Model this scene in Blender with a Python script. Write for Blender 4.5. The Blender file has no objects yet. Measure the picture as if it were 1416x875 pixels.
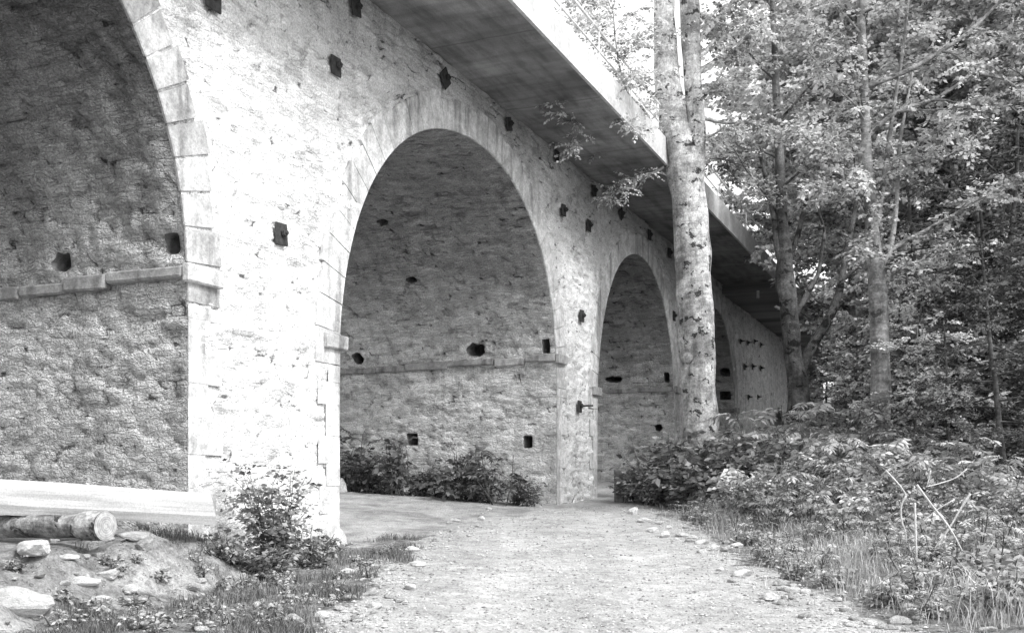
import bpy, bmesh, math, random
import numpy as np
from mathutils import Vector, noise
random.seed(7)
R = math.radians
scene = bpy.context.scene
COL = scene.collection
PI = math.pi

# ------------------------------------------------------------------ layout maths
F, CX, HY = 1502.0, 708.0, 666.0          # focal length, optical centre and horizon of the photograph (its pixels)
EYE = 1.6
TAN, WC = 0.41877, 10.057                 # the bridge face: X = TAN*Y - WC
CO = 1 / math.sqrt(1 + TAN * TAN); SI = TAN * CO
U = Vector((SI, CO, 0)); N = Vector((CO, -SI, 0))     # along the face, out of the face
W0 = Vector((-WC, 0, 0))
DECK_H = 8.13 + EYE

def smooth(a, b, x):
    t = min(1, max(0, (x - a) / (b - a))); return t * t * (3 - 2 * t)
def at(x, y, Y): return Vector(((x - CX) * Y / F, Y, EYE + (HY - y) * Y / F))
def wp(s, d, z):                                     # bridge coordinates: along, outwards, height
    return W0 + U * s + N * d + Vector((0, 0, z))
def sd(X, Y): return ((X + WC) * SI + Y * CO, (X + WC) * CO - Y * SI)
def wall_sz(x, y):                                   # a point of the bridge face
    Y = WC * F / (CX + TAN * F - x); return Y / CO, EYE + (HY - y) * Y / F

def ground(X, Y):
    z = 0.05 * max(0.0, Y - 6) if Y < 42 else 1.8 + 0.03 * (Y - 42)
    z = min(z, 4.0)
    s, d = sd(X, Y)
    z += 0.58 * (1 - smooth(0.35, 1.25, d)) * (1 - smooth(14.6, 17.2, s)) * smooth(-40, -8, s)
    if -6 < X < 0 and 8 < Y < 16: q = Vector((X * 1.6, Y * 1.6, 7)); z += (.12 * noise.noise(q) + .10 * noise.noise(q * 2.3) + .06 * noise.noise(q * 5)) * smooth(-.4, .4, d) * (1 - smooth(1.2, 2.0, d)) * (1 - smooth(14.2, 16, s))
    if 18 < s < 30: z += 0.05 * max(0.0, -d) * smooth(18, 19, s) * (1 - smooth(29, 30, s))
    z += 0.5 * smooth(3.7, 8.0, X) * smooth(3, 9, Y)
    z += 0.28 * max(0.0, X - 14) * smooth(24, 40, Y) if X < 70 else 0.28 * 56 * smooth(24, 40, Y)
    if d < -9: z += 0.12 * min(30.0, -d - 9)
    if -20 < X < 20 and 0 < Y < 45:
        p = Vector((X, Y, 0))
        rough = 0.5 + 0.5 * smooth(1.5, 4.0, abs(X - 0.7))
        z += 0.05 * noise.noise(p * 0.55) * rough + 0.035 * noise.noise(p * 1.7) * rough + 0.012 * noise.noise(p * 6)
        # wheel tracks of the lane
        xr = X + 0.25 * math.sin(Y * 0.25)
        z -= 0.03 * math.exp(-((xr + 0.1) / 0.3) ** 2) + 0.03 * math.exp(-((xr - 1.7) / 0.3) ** 2)
    return z
def gp(x, y, y0=6.0):                                # the ground point seen at a pixel
    Y = y0
    while Y < 120:
        p = at(x, y, Y)
        if ground(p.x, p.y) >= p.z: return Vector((p.x, p.y, ground(p.x, p.y)))
        Y += 0.04
    return at(x, y, 60)

# ------------------------------------------------------------------ objects
def tag(o, label=None, cat=None, group=None, kind=None):
    if label: o['label'] = label
    if cat: o['category'] = cat
    if group: o['group'] = group
    if kind: o['kind'] = kind
    return o
def empty(name, loc=(0, 0, 0), rz=0):
    o = bpy.data.objects.new(name, None); COL.objects.link(o); o.location = loc; o.rotation_euler = (0, 0, rz)
    o.empty_display_size = 0.2
    return o
def link(name, me, m, parent=None):
    o = bpy.data.objects.new(name, me); COL.objects.link(o)
    if m and not me.materials: me.materials.append(m)
    if parent: o.parent = parent
    return o
def copy_tree(o, parent=None):
    c = o.copy(); COL.objects.link(c)
    if parent: c.parent = parent
    for ch in [q for q in bpy.data.objects if q.parent == o]: copy_tree(ch, c)
    return c
def mesh(name, V, Fc, uv=None, tone=None, smoothed=False):
    me = bpy.data.meshes.new(name)
    me.from_pydata([tuple(v) for v in V], [], Fc)
    if uv is not None:
        l = me.uv_layers.new(name='UVMap')
        for lp in me.loops: l.data[lp.index].uv = uv[lp.vertex_index]
    if tone is not None:
        a = me.attributes.new('tone', 'FLOAT', 'FACE'); a.data.foreach_set('value', np.array(tone, dtype=np.float32))
    if smoothed: me.polygons.foreach_set('use_smooth', [True] * len(me.polygons))
    me.update(); return me
def mesh_np(name, V, k, tone=None, n=None):          # faces of k vertices each, in order
    V = np.asarray(V, dtype=np.float32).reshape(-1, 3); nf = len(V) // k
    me = bpy.data.meshes.new(name)
    me.vertices.add(len(V)); me.vertices.foreach_set('co', V.ravel())
    me.loops.add(nf * k); me.loops.foreach_set('vertex_index', np.arange(nf * k, dtype=np.int32))
    me.polygons.add(nf); me.polygons.foreach_set('loop_start', np.arange(0, nf * k, k, dtype=np.int32))
    me.polygons.foreach_set('loop_total', np.full(nf, k, dtype=np.int32))
    if tone is not None:
        a = me.attributes.new('tone', 'FLOAT', 'FACE'); a.data.foreach_set('value', np.asarray(tone, dtype=np.float32))
    me.update(); me.validate(); return me
class MB:
    def __init__(s): s.V = []; s.F = []; s.T = []; s.UV = []
    def box(s, c, ax, ay, az, hx, hy, hz, tone=0.5, jit=0.0, bev=0.0, rng=random):
        # a box with chamfered edges along its own axes
        c = Vector(c); b = len(s.V)
        bm = bmesh.new(); bmesh.ops.create_cube(bm, size=2)
        for v in bm.verts: v.co = Vector((v.co.x * hx, v.co.y * hy, v.co.z * hz)) + Vector([rng.uniform(-jit, jit) for _ in range(3)])
        if bev: bmesh.ops.bevel(bm, geom=bm.edges[:], offset=bev, segments=1, affect='EDGES')
        bm.verts.ensure_lookup_table()
        for v in bm.verts:
            s.V.append(c + ax * v.co.x + ay * v.co.y + az * v.co.z); s.UV.append((v.co.x + c.x * .7 + c.y, v.co.z + c.z))
        for f in bm.faces: s.F.append([b + v.index for v in f.verts]); s.T.append(tone)
        bm.free()
    def tube(s, pts, rad, sides=8, tone=0.5, cap=True, wob=0.0, rng=random):
        b = len(s.V); n = len(pts); pts = [Vector(p) for p in pts]
        t0 = (pts[1] - pts[0]).normalized()
        x = t0.orthogonal().normalized(); L = 0
        for i, p in enumerate(pts):
            t = (pts[min(i + 1, n - 1)] - pts[max(i - 1, 0)])
            if t.length < 1e-6: t = t0.copy()
            t.normalize(); x = (x - t * x.dot(t)).normalized(); y = t.cross(x)
            if i: L += (p - pts[i - 1]).length
            for k in range(sides):
                a = 2 * PI * k / sides; r = rad[i]
                if wob: r *= 1 + wob * noise.noise(Vector((p.x * 2 + math.cos(a) * 1.2, p.y * 2 + math.sin(a) * 1.2, L * 1.3)))
                s.V.append(p + (x * math.cos(a) + y * math.sin(a)) * r); s.UV.append((a / (2 * PI) * 2, L))
        for i in range(n - 1):
            for k in range(sides):
                k2 = (k + 1) % sides; a = b + i * sides
                s.F.append([a + k, a + k2, a + sides + k2, a + sides + k]); s.T.append(tone)
        if cap:
            s.F.append([b + k for k in range(sides)][::-1]); s.T.append(tone)
            s.F.append([b + (n - 1) * sides + k for k in range(sides)]); s.T.append(tone)
    def build(s, name, m, parent=None, smoothed=False):
        return link(name, mesh(name, s.V, s.F, s.UV, s.T, smoothed), m, parent)
X_, Y_, Z_ = Vector((1, 0, 0)), Vector((0, 1, 0)), Vector((0, 0, 1))

# ------------------------------------------------------------------ materials
class NT:
    def __init__(s, name):
        s.m = bpy.data.materials.new(name); s.m.use_nodes = True; s.t = s.m.node_tree; s.t.nodes.clear()
        s.out = s.n('ShaderNodeOutputMaterial')
    def n(s, ty, **k):
        q = s.t.nodes.new(ty)
        for a, b in k.items(): setattr(q, a, b)
        return q
    def put(s, sock, v):
        if hasattr(v, 'is_output') or isinstance(v, bpy.types.NodeSocket): s.t.links.new(v, sock)
        elif isinstance(sock.default_value, float): sock.default_value = v
        elif isinstance(v, (int, float)): sock.default_value = (v, v, v, 1)[:len(sock.default_value)]
        else: sock.default_value = v
    def math(s, op, a, b=0.0, c=0.0):
        q = s.n('ShaderNodeMath', operation=op)
        for i, v in enumerate((a, b, c)): s.put(q.inputs[i], v)
        return q.outputs[0]
    def mul(s, a, b): return s.math('MULTIPLY', a, b)
    def add(s, a, b): return s.math('ADD', a, b)
    def mr(s, v, a, b, c=0.0, d=1.0):
        q = s.n('ShaderNodeMapRange', interpolation_type='SMOOTHSTEP')
        for i, x in enumerate((v, a, b, c, d)): s.put(q.inputs[i], x)
        return q.outputs[0]
    def mix(s, f, a, b):                              # grey values
        q = s.n('ShaderNodeMix', data_type='FLOAT')
        s.put(q.inputs[0], f); s.put(q.inputs[2], a); s.put(q.inputs[3], b)
        return q.outputs[0]
    def vscale(s, v, sc):
        q = s.n('ShaderNodeVectorMath', operation='MULTIPLY'); s.put(q.inputs[0], v); q.inputs[1].default_value = sc; return q.outputs[0]
    def vadd(s, a, b):
        q = s.n('ShaderNodeVectorMath', operation='ADD'); s.put(q.inputs[0], a); s.put(q.inputs[1], b); return q.outputs[0]
    def noise(s, v, scale=1.0, detail=4.0, rough=0.55, col=False):
        q = s.n('ShaderNodeTexNoise'); s.put(q.inputs['Vector'], v); q.inputs['Scale'].default_value = scale
        q.inputs['Detail'].default_value = detail; q.inputs['Roughness'].default_value = rough
        return q.outputs['Color' if col else 'Fac']
    def vor(s, v, feat='F1', out='Distance', scale=1.0, rnd=1.0):
        q = s.n('ShaderNodeTexVoronoi', feature=feat); s.put(q.inputs['Vector'], v); q.inputs['Scale'].default_value = scale
        q.inputs['Randomness'].default_value = rnd
        return q.outputs[out]
    def sep(s, c, i=0):
        q = s.n('ShaderNodeSeparateXYZ'); s.put(q.inputs[0], c); return q.outputs[i]
    def attr(s, name, out='Fac'):
        q = s.n('ShaderNodeAttribute', attribute_name=name); return q.outputs[out]
    def uv(s): return s.n('ShaderNodeUVMap').outputs[0]
    def obj(s): return s.n('ShaderNodeTexCoord').outputs['Object']
    def pos(s): return s.n('ShaderNodeNewGeometry').outputs['Position']
    def bump(s, h, dist, strength=1.0):
        q = s.n('ShaderNodeBump'); q.inputs['Distance'].default_value = dist; q.inputs['Strength'].default_value = strength
        s.put(q.inputs['Height'], h); return q.outputs[0]
    def rgb(s, v):
        q = s.n('ShaderNodeCombineColor')
        for i in range(3): s.put(q.inputs[i], v)
        return q.outputs[0]
    def bsdf(s, grey, rough=0.9, spec=0.2, nrm=None, trans=0.0):
        b = s.n('ShaderNodeBsdfPrincipled'); c = s.rgb(grey); s.put(b.inputs['Base Color'], c)
        s.put(b.inputs['Roughness'], rough); b.inputs['Specular IOR Level'].default_value = spec
        if nrm is not None: s.put(b.inputs['Normal'], nrm)
        o = b.outputs[0]
        if trans:
            t = s.n('ShaderNodeBsdfTranslucent'); s.put(t.inputs[0], c)
            x = s.n('ShaderNodeMixShader'); x.inputs[0].default_value = trans
            s.put(x.inputs[1], o); s.put(x.inputs[2], t.outputs[0]); o = x.outputs[0]
        s.put(s.out.inputs[0], o); return s.m

def masonry(name, mortar, stone, crack=1.0, stain=0.5, cover=0.5, relief=0.03, upper_dark=0.0, g0=8.0, g1=11.8, lump=.5, var=.3, jd=.2, chip=.5):
    # the stones themselves are modelled: 'st' is the tone of each stone, 'jt' rises to 1 in the joints
    t = NT(name); uv = t.uv(); cr = t.attr('st'); jt = t.attr('jt')
    big = t.noise(uv, 0.45, 3); mid = t.noise(uv, 2.6, 5, .68); fine = t.noise(uv, 30, 2, .75); grit = t.noise(uv, 9, 4, .78)
    cd = t.vadd(uv, t.vscale(t.vadd(t.noise(uv, 4, 4, .7, col=True), (-.5, -.5, -.5)), (.22, .12, 0)))
    ch = t.vor(t.vscale(cd, (4.6, 17, 1)), 'F1', 'Color'); chv = t.sep(ch, 0)
    chd = t.vor(t.vscale(cd, (4.6, 17, 1)), 'DISTANCE_TO_EDGE', 'Distance')
    where = t.mr(t.noise(t.vscale(uv, (1.6, 3.4, 1)), 1.0, 5, .65), 0.60 - 0.14 * crack, 0.66 - 0.12 * crack)
    thin = t.mul(t.mr(t.add(jt, t.mul(t.add(grit, -.5), .35)), .90, .99), where)
    st = t.mul(t.mul(stone, t.mr(cr, 0, 1, 1 - var * 1.3, 1 + var)), t.mr(grit, .3, .7, .8, 1.15))
    cov = t.mr(t.add(t.mul(mid, .7), t.mul(big, .5)), 0.60 - cover * .3, 0.74 - cover * .3)
    cov = t.math('MAXIMUM', t.mul(cov, .75), t.mul(t.mr(jt, .1, .6), .6))
    col = t.mix(cov, st, t.mul(mortar, t.mr(mid, .3, .7, .84, 1.1)))
    col = t.mul(col, t.mr(chv, 0, 1, 1 - .26 * chip, 1 + .2 * chip))
    cl = t.mul(t.mr(chd, 0, .06, 1, 0), t.mr(t.noise(uv, 3.1, 3, .6), .52, .60)); col = t.mul(col, t.mr(cl, 0, 1, 1, 1 - .6 * chip))
    col = t.mul(col, t.mr(t.mul(t.add(jt, t.mul(t.add(grit, -.5), .6)), t.mr(t.noise(uv, 1.9, 3, .6), .40, .56)), .6, 1.0, 1, 1 - jd))
    col = t.mul(col, t.mr(t.math('FRACT', t.mul(cr, 17.0)), .93, .95, 1, .74))
    col = t.mix(t.mul(thin, min(.95, .5 + .4 * crack)), col, 0.035)
    run = t.noise(t.vscale(uv, (3.6, .24, 1)), 1.0, 5, .6)
    col = t.mul(col, t.mr(run, .44, .74, 1.0, 1 - .6 * stain))
    soil = t.noise(uv, .8, 6, .72); col = t.mul(col, t.mr(soil, .42, .68, 1.0, 1 - .5 * stain))
    if upper_dark: col = t.mul(col, t.mr(t.add(t.sep(uv, 1), t.mul(big, 3)), g0, g1, 1.0, 1 - upper_dark))  # colour darkens up the wall and round the vault
    col = t.mul(col, t.mr(fine, .25, .75, .70, 1.30))
    hh = t.add(t.add(t.mul(mid, .6), t.mul(t.add(t.mul(chv, .5), t.mr(chd, 0, .12)), .45 * chip)), t.add(t.mul(grit, lump * 1.5), t.mul(fine, .35)))
    return t.bsdf(col, .95, .1, t.bump(hh, relief, 1.0))

def dressed(name, base, stain=.4):
    t = NT(name); p = t.obj(); tone = t.attr('tone')
    m = t.noise(p, 2.6, 6, .72); f = t.noise(p, 34, 3, .75); r = t.noise(t.vscale(p, (2.6, 2.6, .3)), 1.4, 5)
    col = t.mul(base, t.mr(tone, 0, 1, .66, 1.08))
    col = t.mul(col, t.mr(m, .34, .68, 1.12, .66)); col = t.mul(col, t.mr(t.noise(p, 9, 4, .75), .35, .65, 1.08, .82)); col = t.mul(col, t.mr(r, .48, .75, 1, 1 - stain))
    col = t.mul(col, t.mr(f, .25, .75, .78, 1.2))
    return t.bsdf(col, .9, .15, t.bump(t.add(t.mul(m, .9), t.mul(f, .35)), .025))

def concrete():
    t = NT('board marked concrete'); uv = t.uv()
    b = t.noise(uv, .5, 6, .6); f = t.noise(uv, 45, 3, .7); pl = t.noise(t.vscale(uv, (4.2, .5, 1)), 1.0, 3)
    x = t.sep(uv, 0)
    fr = t.math('FRACT', t.mul(t.add(x, t.mul(t.noise(uv, .7, 2), .25)), .27))
    line = t.math('MAXIMUM', t.mr(fr, 0, .012, 1, 0), t.mr(fr, .988, 1, 0, 1))
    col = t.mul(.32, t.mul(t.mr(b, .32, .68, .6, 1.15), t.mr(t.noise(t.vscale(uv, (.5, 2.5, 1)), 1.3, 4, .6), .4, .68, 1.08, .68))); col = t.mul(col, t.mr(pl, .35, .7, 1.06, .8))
    col = t.mix(t.mul(line, .5), col, .09); col = t.mul(col, t.mr(f, .25, .75, .8, 1.2))
    return t.bsdf(col, .9, .15, t.bump(t.add(t.mul(pl, .8), t.mul(f, .25)), .012))

def bark(name, light, dark, scar=.5, ring=1.0, rough=.03):
    t = NT(name); p = t.obj()
    m = t.noise(p, 1.3, 6, .7); f = t.noise(p, 26, 3, .75); pat = t.noise(p, 5.5, 4, .7)
    rg = t.noise(t.vscale(p, (1.5, 1.5, 9)), 1.4, 4, .7); ve = t.noise(t.vscale(p, (9, 9, .9)), 1.2, 5)
    col = t.mix(t.mr(m, .42, .60), light, t.mul(light, .45))
    col = t.mul(col, t.mr(pat, .35, .65, 1.15, .72))
    col = t.mul(col, t.mr(rg, .4, .66, 1.08, 1 - .32 * ring)); col = t.mul(col, t.mr(ve, .45, .72, 1.05, .72))
    d = t.vadd(p, t.vscale(t.vadd(t.noise(p, 4, 3, col=True), (-.5, -.5, -.5)), (.3, .3, .3)))
    sc = t.mul(t.mr(t.noise(t.vscale(d, (2.4, 2.4, 3.4)), 1.25, 3, .6), .655 - .1 * scar, .675 - .1 * scar), t.mr(f, .36, .46))
    col = t.mix(t.mul(sc, .9), col, dark); col = t.mul(col, t.mr(f, .25, .75, .62, 1.35))
    return t.bsdf(col, .85, .2, t.bump(t.add(t.mul(ve, .6), t.add(t.mul(rg, .4), t.add(t.mul(f, .4), t.mul(sc, -.5)))), rough))

def leafm(name, lo, hi, trans=.3, rough=.42, spec=.35):
    t = NT(name); tone = t.attr('tone'); p = t.obj()
    c = t.noise(p, .9, 1)
    col = t.mul(t.mr(tone, 0, 1, lo, hi), t.mr(c, .35, .65, .75, 1.2))
    return t.bsdf(col, rough, spec, None, trans)

def plain(name, grey, var=.25, scale=8, rough=.8, spec=.2, bumpd=.01):
    t = NT(name); p = t.obj(); n = t.noise(p, scale, 6, .65); f = t.noise(p, scale * 9, 2)
    col = t.mul(grey, t.mul(t.mr(n, .3, .7, 1 - var, 1 + var), t.mr(f, .25, .75, .85, 1.15)))
    return t.bsdf(col, rough, spec, t.bump(t.add(n, t.mul(f, .4)), bumpd))

def ground_mat():
    t = NT('gravel and earth'); p = t.pos()
    road = t.attr('road'); sand = t.attr('sand'); dirt = t.attr('dirt')
    b = t.noise(p, .9, 6, .65); m = t.noise(p, 5, 6, .7); f = t.noise(p, 42, 4, .75)
    v = t.vor(p, 'F1', 'Color', 16); pebc = t.sep(v, 0); pebd = t.vor(p, 'F1', 'Distance', 16)
    peb = t.mul(t.mr(pebd, .22, .42, 1, 0), t.mr(pebc, .45, .6))
    gr = t.mul(.52, t.mul(t.mr(m, .3, .7, .72, 1.16), t.mr(b, .35, .65, .84, 1.1)))
    gr = t.mul(gr, t.mr(t.attr('track'), 0, 1, .93, 1.05))
    gr = t.mix(t.mul(peb, .45), gr, t.mr(pebc, .45, 1, .25, .7))
    sa = t.mul(.44, t.mul(t.mr(b, .35, .65, .68, 1.18), t.mr(m, .3, .7, .78, 1.15))); so = t.mul(.20, t.mr(m, .3, .7, .5, 1.7)); di = t.mul(.44, t.mul(t.mr(m, .3, .7, .5, 1.2), t.mr(b, .4, .65, .7, 1.1)))
    k = t.mul(t.add(m, -.5), .9)
    col = t.mix(t.mr(t.add(road, k), .35, .65), so, gr)
    col = t.mix(t.mr(t.add(dirt, k), .35, .65), col, di); col = t.mix(t.mr(t.add(sand, t.mul(k, .5)), .35, .65), col, sa)
    col = t.mul(col, t.mr(f, .25, .75, .62, 1.34))
    return t.bsdf(col, .97, .08, t.bump(t.add(t.mul(peb, .7), t.add(m, t.mul(f, .6))), .03))

M = dict(
    face=masonry('limewashed rubble masonry', .90, .76, crack=.8, stain=.3, cover=.5, relief=.035, upper_dark=.42, lump=.5, var=.26, jd=.30, chip=.35),  # bridge face, pale from limewash and weathering
    vault=masonry('weathered vault masonry', .98, .84, crack=.8, stain=.36, cover=.4, relief=.08, upper_dark=.48, jd=.40, chip=.55, g0=6.0, g1=11.0, lump=.8, var=.4),
    dark_vault=masonry('dark vault masonry', .86, .64, crack=.8, stain=.45, cover=.5, relief=.10, jd=.36, chip=.5, upper_dark=.62, g0=6.4, g1=10.5, lump=.9, var=.4),  # darker vault stone for the first and last arches
    ring=dressed('dressed arch stone', .66, .5), quoin=dressed('pale corner stone', .70, .45), ledge=dressed('ledge stone', .46, .6),
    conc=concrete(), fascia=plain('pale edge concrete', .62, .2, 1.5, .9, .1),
    pocket=plain('shaded hole stone', .2, .5, 6, .95, .05), iron=plain('rusty iron', .045, .5, 9, .75, .3, .006), rail=plain('painted rail steel', .8, .2, 5, .6, .3, .002),  # hole stone carries the pockets' shade in its dark colour
    beech=bark('smooth beech bark', .62, .02, .52, .6), bark2=bark('dark furrowed bark', .17, .02, .75, .4, .05),
    bark3=bark('grey maple bark', .34, .05, .35), twig=bark('twig bark', .12, .04, .3),
    leaf=leafm('broad leaf', .13, .84, .38), leafd=leafm('dark leaf', .03, .30, .25), leafb=leafm('shrub leaf', .08, .62, .25),
    leafp=leafm('pale verge leaf', .25, .92, .3), grass=leafm('dry grass', .2, .85, .3, .6, .2), turf=leafm('short grass', .05, .42, .3, .6, .2),
    wood=None, rock=None, ground=ground_mat(), gravel=None, deadw=plain('bleached dead wood', .62, .2, 12, .8, .2))
def woodm(name, base, ends):
    t = NT(name); p = t.obj()
    g = t.noise(t.vscale(p, (1.1, 16, 16)), 1.0, 5, .6); k = t.noise(t.vscale(p, (2.6, 10, 10)), 1.0, 2); f = t.noise(p, 60, 2)
    col = t.mul(base, t.mr(g, .35, .7, 1.08, .72)); col = t.mix(t.mul(t.mr(k, .72, .78), .8), col, .12)
    col = t.mul(col, t.mr(f, .25, .75, .86, 1.14))
    return t.bsdf(col, .75, .2, t.bump(g, .008))
M['wood'] = woodm('peeled timber', .52, .7)
M['logend'] = plain('sawn log end', .62, .3, 14, .8, .15)
def tonem(name, lo, hi):
    t = NT(name); p = t.obj(); i = t.n('ShaderNodeObjectInfo').outputs['Random']
    n = t.noise(p, 2.2, 6, .65); f = t.noise(p, 22, 3)
    col = t.mul(t.mr(i, 0, 1, lo, hi), t.mul(t.mr(n, .3, .7, 1.15, .68), t.mr(f, .25, .75, .84, 1.16)))
    return t.bsdf(col, .92, .12, t.bump(t.add(n, t.mul(f, .3)), .05))
M['rock'] = tonem('loose stone', .5, .88)
def gravm():
    t = NT('loose gravel'); tone = t.attr('tone'); f = t.noise(t.pos(), 70, 2)
    return t.bsdf(t.mul(t.mr(tone, 0, 1, .22, .6), t.mr(f, .25, .75, .85, 1.15)), .95, .1)
M['gravel'] = gravm()

# ------------------------------------------------------------------ the ground
def axis(lo, a, b, hi, fine, grow=1.16):
    v = list(np.arange(a, b, fine)); st = fine; x = a; left = []
    while x > lo: st *= grow; x -= st; left.append(x)
    st = fine; x = v[-1]; right = []
    while x < hi: st *= grow; x += st; right.append(x)
    return left[::-1] + v + right
xs = axis(-900, -8, 9, 1200, .10); ys = axis(-300, 6, 31, 1600, .12)
V = [(x, y, ground(x, y)) for y in ys for x in xs]; nx = len(xs)
Fc = [[j * nx + i, j * nx + i + 1, (j + 1) * nx + i + 1, (j + 1) * nx + i] for j in range(len(ys) - 1) for i in range(nx - 1)]
def left_edge(Y): return -1.9 + 0.05 * max(0, Y - 10) + 0.05 * max(0, Y - 17)
def road_w(X, Y):
    j = 0.4 * noise.noise(Vector((X * .8, Y * .8, 3))) + .3 * noise.noise(Vector((X * 2.3, Y * 2.3, 5))) + .15 * noise.noise(Vector((X * 6, Y * 6, 5)))
    return smooth(-.45, .35, X - left_edge(Y) + j) * (1 - smooth(-.4, .5, X - (3.35 + .35 * max(0, (12.5 - Y)) * .5) + j))
def sand_w(X, Y):
    s, d = sd(X, Y)
    if d > 1.5 or s > 29.5 or s < 18: return 0.0
    return smooth(18.2, 19.2, s) * (1 - smooth(28.4, 29.2, s)) * (1 - smooth(-.2, .9, d + .25 * noise.noise(Vector((X, Y, 0)))))
def dirt_w(X, Y):
    s, d = sd(X, Y)
    if s > 18.8 or Y < 5 or d > 2.2: return 0.0
    return (1 - smooth(.8, 1.7, d)) * (1 - smooth(15.5, 17.5, s)) * .8
def track_w(X, Y):
    xr = X + 0.25 * math.sin(Y * 0.25)
    return min(1, math.exp(-((xr + 0.1) / 0.45) ** 2) + math.exp(-((xr - 1.7) / 0.45) ** 2))
gm = mesh('ground', V, Fc, smoothed=True)
for nm, fn in (('road', road_w), ('sand', sand_w), ('dirt', dirt_w), ('track', track_w)):
    a = gm.attributes.new(nm, 'FLOAT', 'POINT')
    a.data.foreach_set('value', np.array([fn(x, y) if (-12 < x < 14 and 0 < y < 45) else 0.0 for x, y, z in V], dtype=np.float32))
tag(link('ground', gm, M['ground']), kind='structure')

# ------------------------------------------------------------------ the viaduct
ARCH = [  # centre, half span, springing height, rise, exponent, skew, depth material, impost height right / left
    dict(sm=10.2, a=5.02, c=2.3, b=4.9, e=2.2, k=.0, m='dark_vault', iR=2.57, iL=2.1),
    dict(sm=23.9, a=5.02, c=2.08, b=4.88, e=2.15, k=.045, m='vault', iR=2.90, iL=2.10),
    dict(sm=36.3, a=4.25, c=2.05, b=4.9, e=2.1, k=.02, m='vault', iR=3.05, iL=2.33),
    dict(sm=46.9, a=4.3, c=2.05, b=4.9, e=2.2, k=.02, m='vault', iR=3.0, iL=2.6),
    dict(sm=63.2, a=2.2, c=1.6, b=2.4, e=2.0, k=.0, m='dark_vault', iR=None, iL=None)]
for A in ARCH: A['c'] += EYE; A['iR'] = A['iR'] and A['iR'] + EYE; A['iL'] = A['iL'] and A['iL'] + EYE
def curve(A, q):                                     # q: -1 left springing .. 1 right springing (as an angle)
    th = PI / 2 * q; e2 = 2 / A['e']
    sn, cs = math.sin(th), math.cos(th)
    dx = A['a'] * math.copysign(abs(sn) ** e2, sn); h = A['b'] * abs(cs) ** e2
    return A['sm'] + dx, A['c'] + h + A['k'] * dx
def inside(A, s, z):
    dx = s - A['sm']
    if abs(dx) >= A['a']: return False
    return z < A['c'] + A['k'] * dx + A['b'] * (1 - (abs(dx) / A['a']) ** A['e']) ** (1 / A['e'])
S_END = 67.5; WIDTH = 8.0; FOOT = -1.2
viaduct = empty('viaduct', wp(0, 0, 0))
tag(viaduct, 'old rubble stone viaduct with a row of round arches under an overhanging concrete deck', 'bridge')
OFF = viaduct.location.copy()
def vpart(name, V, Fc, m, uv=None, tone=None, sm=False, parent=None):
    o = link(name, mesh(name, [Vector(v) - OFF for v in V], Fc, uv, tone, sm), m, parent or viaduct); return o
def vbuild(mb, name, m, parent=None, sm=False):
    return vpart(name, mb.V, mb.F, m, mb.UV, mb.T, sm, parent)

def stones(x, y, seed, sx, sy):
    # one stone pattern for shape and tone: (how far the stone stands out, tone, joint)
    w1 = noise.noise(Vector((x * 1.3, y * 1.3, seed))); w2 = noise.noise(Vector((x * 1.1, y * 2.0, seed + 31)))
    w3 = noise.noise(Vector((x * 6, y * 6, seed + 7)))
    ds, ps = noise.voronoi(Vector(((x + .18 * w1 + .03 * w3) * sx, (y + .07 * w2 + .02 * w3) * sy, seed * 5.0)))
    p = ps[0]; h = math.sin(p.x * 127.1 + p.y * 311.7 + p.z * 74.7) * 43758.5453; h -= math.floor(h)
    e = ds[1] - ds[0]
    return h, 1 - smooth(0, .30, e)
def stone_attr(me, st, jt):
    for nm, vals in (('st', st), ('jt', jt)):
        a = me.attributes.new(nm, 'FLOAT', 'POINT'); a.data.foreach_set('value', np.array(vals, dtype=np.float32))

# face wall: pier strips and the wall above each arch
V, Fc, UV, ST, JT = [], [], [], [], []
def strip(cols, rows, low):
    b = len(V); n = len(cols)
    for s, lo in zip(cols, low):
        for r in range(rows + 1):
            z = lo + (DECK_H - lo) * r / rows
            h_, j_ = stones(s, z, 1, 2.1, 7.6); ST.append(h_); JT.append(j_)
            open_ = .4 + .6 * smooth(-.15, .3, noise.noise(Vector((s * .8, z * 1.2, 40))))      # rendered flush here, open joints there
            d = .03 * noise.noise(Vector((s * .9, z * .9, 5))) + .012 * noise.noise(Vector((s * 7, z * 9, 9))) - .034 + open_ * (.055 * h_ - .03 * j_)
            V.append(wp(s, d, z)); UV.append((s, z))
    for i in range(n - 1):
        for r in range(rows):
            a = b + i * (rows + 1) + r; Fc.append([a, a + rows + 1, a + rows + 2, a + 1])
edges = [-2.0]
for A in ARCH: edges += [A['sm'] - A['a'], A['sm'] + A['a']]
edges.append(S_END)
for i in range(0, len(edges), 2):
    st_ = .045 if edges[i] < 32 else .1
    n = max(4, int((edges[i + 1] - edges[i]) / st_)); cols = list(np.linspace(edges[i], edges[i + 1], n))
    strip(cols, 250 if edges[i] < 32 else 110, [FOOT] * n)
for A in ARCH:
    near = A['sm'] < 30
    pts = [curve(A, q) for q in np.linspace(-1, 1, 200 if near else 90)]
    # from the pier edge straight up to the springing, then the curve
    strip([p[0] for p in pts], 110 if near else 55, [p[1] for p in pts])
fo = vpart('facade', V, Fc, M['face'], UV, None, True); stone_attr(fo.data, ST, JT)

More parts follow.
